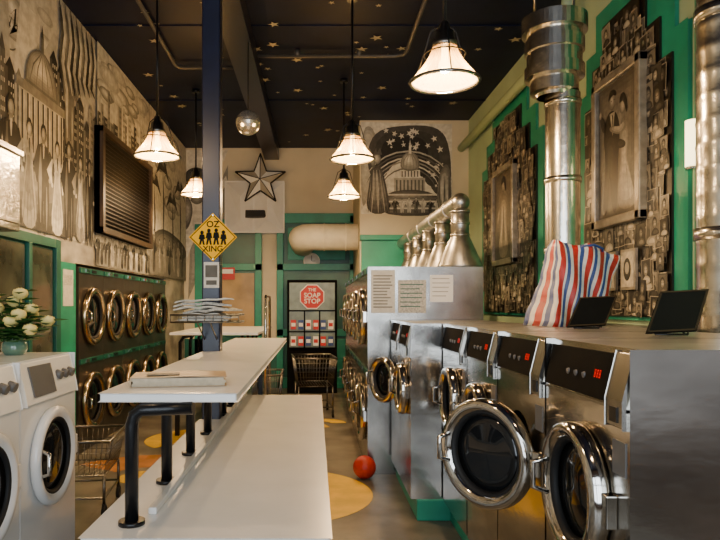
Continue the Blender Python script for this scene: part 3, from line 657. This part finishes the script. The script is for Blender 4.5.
# ---------------------------------------------------------------- folding island
PX,PY=-.69,4.3
def notched(x0,x1,y0,y1):
    g=.065
    return [(x0,y0),(x1,y0),(x1,y1),(x0,y1),(x0,PY+g),(PX+g,PY+g),(PX+g,PY-g),(x0,PY-g)]
t=thing('folding_table','long white folding table with raised white shelf on black posts','table',(0,0,0))
zf=lambda a,c,d:(a,c,d)
b=MB(); b.prism(notched(-.76,.05,2.07,5.4),zf,.715,.75); b.build('lower_top','white',t,bevel=.006)
b=MB(); b.prism(notched(-.74,-.27,2.2,6.0),zf,1.17,1.2); b.build('upper_shelf','white',t,bevel=.006)
b=MB(); b.box(-.60,-.57,2.3,5.35,.75,.775); b.build('rail','white',t,bevel=.004)
for k in range(7):
    y=2.2+k*.52
    if abs(y-PY)<.09: y+=.12
    b=MB(); b.tube([(-.63,y,.755),(-.63,y,1.09),(-.62,y,1.125),(-.595,y,1.145),(-.42,y,1.15)],.023,10); b.cyl((-.63,y,.75),(-.63,y,.765),.045); b.build('post','black',t)
for x in(-.7,-.02):
    for y in(2.2,3.7,5.25):
        b=MB(); b.box(x-.025,x+.025,y-.025,y+.025,0,.715); b.build('leg','black',t)
b=MB(); b.box(-.6,-.1,2.3,5.25,.2,.23); b.build('undershelf','white',t)
b=MB(); b.box(-.52,-.48,5.85,5.89,0,1.17); b.build('leg','black',t)
b=MB(); b.box(PX-.06,PX+.06,PY-.06,PY+.06,0,CH-.222)
tag(b.build('support_post','navy',bevel=.008),'square dark navy post rising through the folding table to the beam','post')
t=thing('folding_table','farther white folding table with raised shelf near the back left','table',(-1.14,7.2,0))
b=MB(); b.box(-.5,.5,0,2.3,1.17,1.2); b.build('upper_shelf','white',t,bevel=.005)
b=MB(); b.box(-.5,.5,.1,2.2,.715,.75); b.build('lower_top','white',t,bevel=.005)
for k in range(4):
    b=MB(); y=.2+k*.6; b.tube([(-.42,y,.75),(-.42,y,1.08),(-.38,y,1.14),(-.28,y,1.16)],.02,8); b.build('post','black',t)
    b=MB(); b.tube([(.3,y,.75),(.3,y,1.16)],.02,8); b.build('post','black',t)
for x in(-.45,.45):
    for y in(.2,2.1):
        b=MB(); b.box(x-.025,x+.025,y-.025,y+.025,0,.715); b.build('leg','black',t)
t=thing('closed_book','worn tan paperback directory lying on the raised white shelf','book',(-.52,2.47,1.201),rz=.16)
b=MB(); n=12
for j,(z0,z1,dx) in enumerate([(.002,.012,0),(.012,.022,.004),(.022,.032,-.003)]): b.box(-.17+dx,.168+dx,-.10,.10,z0,z1)
b.build('pages','pages',t)
b=MB(); top=[(-.177,.0),(-.179,.018),(-.175,.037)]+[(-.17+.345*k/n,.036+.006*math.sin(PI*k/n)**2*(k/n)) for k in range(n+1)]
b.prism(top+[(x,z-.003) for x,z in top[::-1][:-3]]+[(-.173,.002)],tz,-.105,.105); b.box(-.175,.175,-.105,.105,0,.002)
b.build('cover',mat('book_cover',(.30,.19,.09),.5,0,col2=(.42,.30,.16),nscale=9),t)
b=MB(); b.box(-.12,.0,-.07,.0,.0405,.043); b.build('cover_print',mat('print',(.20,.15,.09),.6,0,noise=.5,nscale=60),t)
t=thing('diamond_sign','yellow diamond sign lettered OZ XING with four black figures on navy post','sign',(-.675,4.236,1.955))
b=MB(); r=.16; dm=lambda r:[(0,-r),(r,0),(0,r),(-r,0)]
b.prism(dm(r),tz,-.006,0,0)
o1=dm(r*.95); i1=dm(r*.90)
for k in range(4): b.face([(p[0],-.0065,p[1]) for p in (o1[k],o1[(k+1)%4],i1[(k+1)%4],i1[k])],1)
b.text('OZ',.058,lambda x,y:(x,-.0067,y+.084),1,.02); b.text('XING',.054,lambda x,y:(x,-.0067,y-.078),1,.02)
for x,h in ((-.072,.085),(-.026,.098),(.022,.100),(.07,.087)):
    b.face([(x+p[0],-.0067,p[1]+h-.055) for p in ell(0,0,.012,.014,12)],1)
    b.face([(x+p[0]*.022,-.0068,-.05+p[1]*(h-.016)) for p in [(-.9,0),(-.3,0),(0,.4),(.3,0),(.9,0),(.55,.5),(1.0,.55),(.7,.98),(-.7,.98),(-1.0,.55),(-.55,.5)]],1)
b.build('sign_face',['signy','signb'],t)
for z in(.145,-.145):
    b=MB(); b.cyl((0,-.004,z),(0,-.01,z),.004,n=8); b.build('bolt','chrome',t)
b=MB(); b.box(-.735,-.635,4.232,4.2395,1.62,1.79,0); b.box(-.725,-.645,4.230,4.232,1.69,1.77,1); b.box(-.72,-.65,4.230,4.232,1.64,1.67,1)
tag(b.build('small_poster',['paper',GR[1]]),'small white and grey flyer on the navy post below the diamond sign','poster')
t=thing('newspaper_rack','black wire tray on the navy post holding folded newspapers','rack',(-.69,4.24,1.40))
b=MB()
for z in(0,.045): b.tube([(-.2,-.3,z),(.22,-.3,z),(.22,-.006,z),(-.2,-.006,z)],.006,6,closed=True)
for k in range(9): b.tube([(-.2+k*.0525,-.3,.045),(-.2+k*.0525,-.3,0),(-.2+k*.0525,-.006,0)],.003,5)
b.build('tray','wire',t)
for x in(-.04,.04):
    b=MB(); b.tube([(x,-.003,-.12),(x,-.28,0)],.005,6); b.build('brace','wire',t)
zz=1.408
NL=['at the bottom of','second from the bottom of','third from the bottom of','in the middle of','third from the top of','second from the top of','on top of']
for k in range(7):
    th=[.012,.016,.010,.016,.012,.016,.010][k]; b=MB(); w=.165+random.uniform(-.03,.02); n=14
    top=[];bot=[]; am=.003*(k>1)
    for j in range(n+1):
        u=-1+2*j/n; z=-.012*abs(u)**3*(k>2)+am*math.sin(j*1.1+k)+(.02*max(0,u)*(k%3==0) if k>1 else 0); th2=th*(1-.35*(abs(u)>.85))
        top.append((u*w,th2+z)); bot.append((u*w,z))
    b.prism(bot+top[::-1],tz,-.12,.10)
    b.box(-w*.9,w*.9,-.1215,-.12,th*.35,th*.5,1)
    o=b.build('newspaper',['paperg' if k%2 else 'paper',GR[1]],loc=(-.68+random.uniform(-.04,.04),4.085+random.uniform(-.015,.01),zz)); o.rotation_euler=(0,0,random.uniform(-.28,.28))
    tag(o,'folded newspaper '+NL[k]+' the messy pile in the wire tray','newspaper','newspapers on the post rack'); zz+=th+(.004 if k<2 else .008)
# ---------------------------------------------------------------- lamps
def make_lamp(x,y,z,R,label,E=105):
    t=thing('pendant_lamp',label,'lamp',(x,y,z),group='caged pendant lamps')
    s=R/.2; b=MB()
    prof=[(.048,.235),(.06,.225),(.07,.205),(.078,.18),(.092,.15),(.112,.115),(.138,.08),(.168,.045),(.19,.02),(.2,0),(.2,-.012)]
    N=120
    for r,a in prof:
        for k in range(N):
            tt=2*PI*k/N; f=min(1,max(0,(a-.0)/.05)); rr=(r+(.004 if k%4<2 else -.002)*f)*s; b.v.append((rr*math.cos(tt),rr*math.sin(tt),a*s))
    for j in range(len(prof)-1):
        for k in range(N):
            k2=(k+1)%N; b.f.append((j*N+k,j*N+k2,(j+1)*N+k2,(j+1)*N+k)); b.m.append(0); b.s.append(False)
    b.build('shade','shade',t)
    b=MB(); b.lathe([(.198*s,-.014),(.207*s,-.014),(.207*s,.004),(.198*s,.004)],(0,0,0),(0,0,1),48,closed=True); b.build('rim_ring','chrome',t)
    b=MB(); b.lathe([(0,.36*s),(.022*s,.36*s),(.03*s,.34*s),(.035*s,.31*s),(.055*s,.30*s),(.058*s,.25*s),(.075*s,.235*s),(.076*s,.205*s),(.06*s,.20*s),(.0,.21*s)],(0,0,0),(0,0,1),24); b.build('cap','wire',t)
    b=MB(); b.tube([(0,0,.35*s),(0,0,CH-z-.003)],.011,8); b.cyl((0,0,CH-z-.04),(0,0,CH-z-.003),.05); b.build('stem','black',t)
    b=MB(); b.sphere((0,0,.09*s),.04*s,16); b.cyl((0,0,.12*s),(0,0,.23*s),.02*s); b.build('bulb','bulb',t)
    b=MB()
    for rr,zz in((.213,-.004),(.125,.16)): b.tube([(rr*s*math.cos(2*PI*k/36),rr*s*math.sin(2*PI*k/36),zz*s) for k in range(36)],.0045,6,closed=True)
    for k in range(3):
        a=2*PI*k/3+.5; c,d=math.cos(a),math.sin(a)
        b.tube([(c*.03*s,d*.03*s,.35*s),(c*.09*s,d*.09*s,.32*s),(c*.125*s,d*.125*s,.22*s),(c*.165*s,d*.165*s,.11*s),(c*.213*s,d*.213*s,0)],.0045,6)
    b.build('cage','black',t)
    L=bpy.data.lights.new('lamp_and_fill_light','POINT'); L.energy=E; L.color=(1,.64,.31); L.shadow_soft_size=.045
    lo=bpy.data.objects.new('lamp_and_fill_light',L); COL.objects.link(lo); lo.location=(x,y,z+.02*s)
make_lamp(.79,3.9,2.87,.2,'largest and nearest caged pendant lamp, above the right washers')
make_lamp(.35,6.0,2.88,.2,'caged pendant lamp hanging above the middle of the aisle')
make_lamp(.37,8.2,2.9,.2,'small far caged pendant lamp hanging just before the cream duct',150)
make_lamp(-1.43,5.8,2.86,.2,'caged pendant lamp hanging in front of the left mural')
make_lamp(-1.6,8.6,3.0,.2,'far caged pendant lamp just left of the navy post',150)
t=thing('mirror_ball','small mirrored disco ball hanging from the ceiling right of the navy post','disco ball',(-.68,6.5,3.36))
b=MB(); b.sphere((0,0,0),.125,24); b.s=[False]*len(b.s); b.build('ball',mat('mirror',(.85,.84,.78),.25,.85,noise=.3,nscale=40),t)
b=MB(); b.tube([(0,0,.12),(0,0,CH-.224-3.36)],.006,6); b.build('cord','black',t)
CD=mat('conduit_grey',(.10,.095,.085),.4,.3,noise=.2)
b=MB(); b.tube([(-.655,7.25,4.33),(.9,7.25,4.33),(1.0,7.2,4.33),(1.02,7.1,4.33),(1.02,4.2,4.33)],.022,8)
for p in((-.2,7.25),(.5,7.25)): b.cyl((p[0],p[1],4.33),(p[0],p[1],CH-.003),.03)
tag(b.build('conduit',CD),'thin grey conduit bending across the ceiling right of the beam','conduit')
b=MB(); b.tube([(-.925,7.6,4.33),(-1.6,7.6,4.33),(-1.64,7.5,4.33),(-1.64,4.5,4.33)],.022,8); b.cyl((-1.3,7.6,4.33),(-1.3,7.6,CH-.003),.03)
tag(b.build('conduit',CD),'thin grey conduit bending across the ceiling left of the beam','conduit')
# ---------------------------------------------------------------- bag
b=MB(); NLv=14; H=.5; rnd=random.Random(4)
NF,NS=36,12; per=[]
for k in range(NF): per.append((-1+2*k/NF,-1))
for k in range(NS): per.append((1,-1+2*k/NS))
for k in range(NF): per.append((1-2*k/NF,1))
for k in range(NS): per.append((-1,1-2*k/NS))
NC=len(per); cr=[rnd.uniform(-1,1) for _ in range(NC)]
for j in range(NLv+1):
    u=j/NLv
    wx=.165+.05*u-.015*math.sin(PI*u); wy=.14*(1-u)**.6+.025; ox=-.07+.17*u
    for k,(a,c) in enumerate(per):
        ph=a*3+u*5; crease=.016*abs(math.sin(ph))+.010*math.sin(9*u+a*6)
        x=ox+a*wx+.004*math.sin(j*1.9)*(abs(a)>.95); y=c*(wy+.015*(1-a*a)+crease*(1-.4*u))
        z=H*u*(1-.05*a*u)+(.012*math.sin(a*5+1)+.004*cr[k])*u**3-.03*(a>0)*a*u**4
        b.v.append((x,y,max(0,z)))
def sc(q): return [0,0,0,1,2,2,1,1][q%8]
col=[sc(k) if k<NF else (sc(k+2) if k<NF+NS else sc(k-NF-NS) if k<2*NF+NS else sc(k)) for k in range(NC)]
for j in range(NLv):
    for k in range(NC):
        k2=(k+1)%NC; b.f.append((j*NC+k,j*NC+k2,(j+1)*NC+k2,(j+1)*NC+k)); b.m.append(col[k]); b.s.append(True)
b.f.append(tuple(range(NC-1,-1,-1))); b.m.append(1); b.s.append(False)
b.f.append(tuple(NLv*NC+k for k in range(NC))); b.m.append(2); b.s.append(False)
t=thing('striped_bag','slumped red white and blue striped woven bag on top of washer','bag',(1.60,4.0,1.377),rz=.2)
b.build('bag_body',['bred','bwhite','bblue'],t)
b=MB(); b.tube([(.02,-.02,.46),(.04,-.06,.49),(.11,-.075,.50),(.18,-.06,.48),(.2,-.02,.44)],.008,8); b.build('strap','bblue',t)
PE=mat('plate_edge',(.10,.07,.04),.3,.5,noise=.3)
def plate(x,y,w,h,rz,label,z=1.377):
    t=thing('tilted_plate',label,'display plate',(x,y,z),rz,'tilted black plates on the washers')
    fn=lambda a,c,d:(a+c*.55,c*.6+d*.7,.018+c*.78-d*.6+a*.05)
    b=MB(); b.prism([(-w/2,0),(w/2,0),(w/2,h),(-w/2,h)],fn,0,.008); b.build('plate','black',t,bevel=.002)
    b=MB()
    for q in((-w/2,w/2,0,.008),(-w/2,w/2,h-.008,h),(-w/2,-w/2+.008,0,h),(w/2-.008,w/2,0,h)): b.prism([(q[0],q[2]),(q[1],q[2]),(q[1],q[3]),(q[0],q[3])],fn,-.003,0)
    b.build('edge_trim',PE,t)
    b=MB(); b.tube([fn(-w/3,.01,.01),(-w/3,.0,.006),(w/3,.0,.006),fn(w/3,.01,.01)],.005,6); b.tube([fn(0,h*.6,.01),(.14,h*.8,.006)],.006,6); b.build('stand','black',t)
plate(1.47,2.64,.2,.22,-.05,'larger tilted black plate atop the washer with ajar door')
plate(1.45,3.42,.2,.20,-.05,'smaller tilted black plate beside the striped bag')
b=MB(); b.sphere((0,0,.1),.1,32); o=b.build('rubber_ball','ball',loc=(.43,5.56,0)); tag(o,'red rubber ball on the floor at the foot of the steel washers','ball')
# ---------------------------------------------------------------- flowers
VP_=(-1.54,3.28,1.25)
t=thing('flower_vase','small green glass vase on the white washer','vase',VP_)
b=MB(); b.lathe([(0,0),(.05,0),(.065,.03),(.06,.06),(.04,.08),(.048,.09),(.04,.09),(.03,.08),(0,.03)],(0,0,0),(0,0,1),24); b.build('vase_body','vase',t)
def rose(dx,dy,dz,label,i):
    t=thing('white_rose',label,'flower',(VP_[0],VP_[1],1.29),group='pale roses in the vase')
    b=MB(); b.tube([(0,0,0),(dx*.3,dy*.3,dz*.5),(dx,dy,dz)],.003,5); b.build('stem','leaf',t)
    b=MB(); R=.034; tx,ty=dx*1.2,dy*1.2-.25
    def tp(x,y,z): return (dx+x+z*tx,dy+y+z*ty,dz+z)
    for L,(r,n) in enumerate([(1,6),(.8,5),(.58,5),(.36,4)]):
        for k in range(n):
            a=2*PI*k/n+L*.6+i; i0=len(b.v)
            for u in range(6):
                for v in range(5):
                    aa=a+(-.75+1.5*u/5); q=v/4; rr=R*r*(.25+.85*math.sin(PI*(.12+.62*q))); edge=1-.12*abs(u-2.5)/2.5
                    b.v.append(tp(rr*math.cos(aa),rr*math.sin(aa),R*(-.4+1.45*q*edge+.08*L)))
            for u in range(5):
                for v in range(4): b.f.append((i0+u*5+v,i0+(u+1)*5+v,i0+(u+1)*5+v+1,i0+u*5+v+1)); b.m.append(0); b.s.append(True)
    b.sphere(tp(0,0,R*.45),R*.3,10,sc=(1,1,1.3)); b.build('bloom','petal',t)
    b=MB()
    for k in range(16):
        f=.25+.055*k; a=k*2.4+i; l=.10; p=Vector((dx*f,dy*f,dz*f)); d=Vector((math.cos(a),math.sin(a),.12)).normalized(); w=d.cross(Vector((0,0,1))).normalized(); up=Vector((0,0,.012))
        b.face([p,p+d*l*.4+w*.028+up,p+d*l,p+d*l*.4-w*.028+up])
    b.build('leaf','leaf',t)
RS=[(0,0,.22,'centre top'),(.10,-.03,.18,'right'),(.12,-.09,.08,'lower right'),(-.06,-.06,.19,'left'),(.03,-.1,.12,'front centre'),(-.13,-.03,.12,'far left'),(.06,.06,.15,'rear'),(-.06,-.12,.08,'front left'),(.16,.02,.12,'far right'),(.05,-.04,.26,'highest right'),(-.1,-.02,.25,'highest left'),(.075,-.11,.155,'middle right')]
for i,(dx,dy,dz,s) in enumerate(RS): rose(dx,dy,dz,'pale cream rose with green leaves, the %s bloom in the vase'%s,i)
# ---------------------------------------------------------------- carts
def make_cart(loc,rz,label,tall=False,zb=.42,zt=.8,w=.56,l=.78):
    t=thing('laundry_cart',label,'cart',loc,rz,'wire laundry carts')
    b=MB(); W,L=w/2,l/2; wb,lb=W*.82,L*.82
    b.tube([(-W,-L,zt),(W,-L,zt),(W,L,zt),(-W,L,zt)],.011,8,closed=True); b.tube([(-wb,-lb,zb),(wb,-lb,zb),(wb,lb,zb),(-wb,lb,zb)],.006,6,closed=True)
    for f in(.33,.66):
        ww=wb+(W-wb)*f; ll=lb+(L-lb)*f; z=zb+(zt-zb)*f; b.tube([(-ww,-ll,z),(ww,-ll,z),(ww,ll,z),(-ww,ll,z)],.003,4,closed=True)
    for k in range(13):
        f=-1+2*k/12
        for sg in(-1,1):
            b.tube([(f*W,sg*L,zt),(f*wb,sg*lb,zb)],.0028,4); b.tube([(sg*W,f*L,zt),(sg*wb,f*lb,zb)],.0028,4)
        b.tube([(f*wb,-lb,zb),(f*wb,lb,zb)],.0028,4)
    b.build('basket','wire',t)
    b=MB()
    for a in(-1,1):
        for c in(-1,1): b.tube([(a*wb,c*lb,zb),(a*wb,c*lb,.1)],.011,8)
    b.tube([(-wb,-lb,.14),(wb,-lb,.14),(wb,lb,.14),(-wb,lb,.14)],.009,6,closed=True); b.build('frame','wire',t)
    for a in(-1,1):
        for c in(-1,1):
            b=MB(); b.cyl((a*wb-.012,c*lb,.045),(a*wb+.012,c*lb,.045),.045,n=16); b.tube([(a*wb,c*lb,.1),(a*wb,c*lb,.045)],.016,6); b.build('caster','rubber',t)
    if tall:
        b=MB(); b.tube([(0,-L,zb),(0,-L,1.55),(0,-L+.03,1.6),(0,L-.03,1.6),(0,L,1.55),(0,L,zb)],.014,8); b.build('hanging_bar','chrome',t)
    return t
make_cart((-1.72,4.75,0),.1,'low wire laundry cart on the floor behind the white washers',zb=.3,zt=.55,w=.5,l=.6)
make_cart((-.02,8.9,0),.1,'wire laundry cart in the far aisle beside the right dryers')
make_cart((-.50,6.75,0),0,'wire laundry cart with a tall hanging bar beyond the folding table',tall=True,w=.3,l=.6)
# ---------------------------------------------------------------- lights, world, camera
def area(loc,rot,sx,sy,e,c):
    L=bpy.data.lights.new('window_daylight','AREA'); L.shape='RECTANGLE'; L.size=sx; L.size_y=sy; L.energy=e; L.color=c
    o=bpy.data.objects.new('window_daylight',L); COL.objects.link(o); o.location=loc; o.rotation_euler=rot
area((-1.1,YF-.12,1.95),(PI/2,0,0),1.9,2.8,110,(.80,.90,1)); area((1.1,YF-.12,1.95),(PI/2,0,0),1.9,2.8,110,(.80,.90,1))
for x,y in((-1.2,2.2),(.8,1.0)):  # unseen warm fill points added over the front, no lamp hangs there
    L=bpy.data.lights.new('lamp_and_fill_light','POINT'); L.energy=35; L.color=(1,.66,.34); L.shadow_soft_size=.1
    o=bpy.data.objects.new('lamp_and_fill_light',L); COL.objects.link(o); o.location=(x,y,2.9)
w=bpy.data.worlds.new('w'); bpy.context.scene.world=w; w.use_nodes=True; w.node_tree.nodes['Background'].inputs[0].default_value=(.6,.75,1,1); w.node_tree.nodes['Background'].inputs[1].default_value=.4
cam=bpy.data.cameras.new('camera'); co=bpy.data.objects.new('camera',cam); COL.objects.link(co); co.location=(0,0,EH); co.rotation_euler=(PI/2,0,0)
cam.sensor_width=36; cam.lens=32; cam.shift_x=.0625; cam.shift_y=.05; cam.clip_start=.05
bpy.context.scene.camera=co
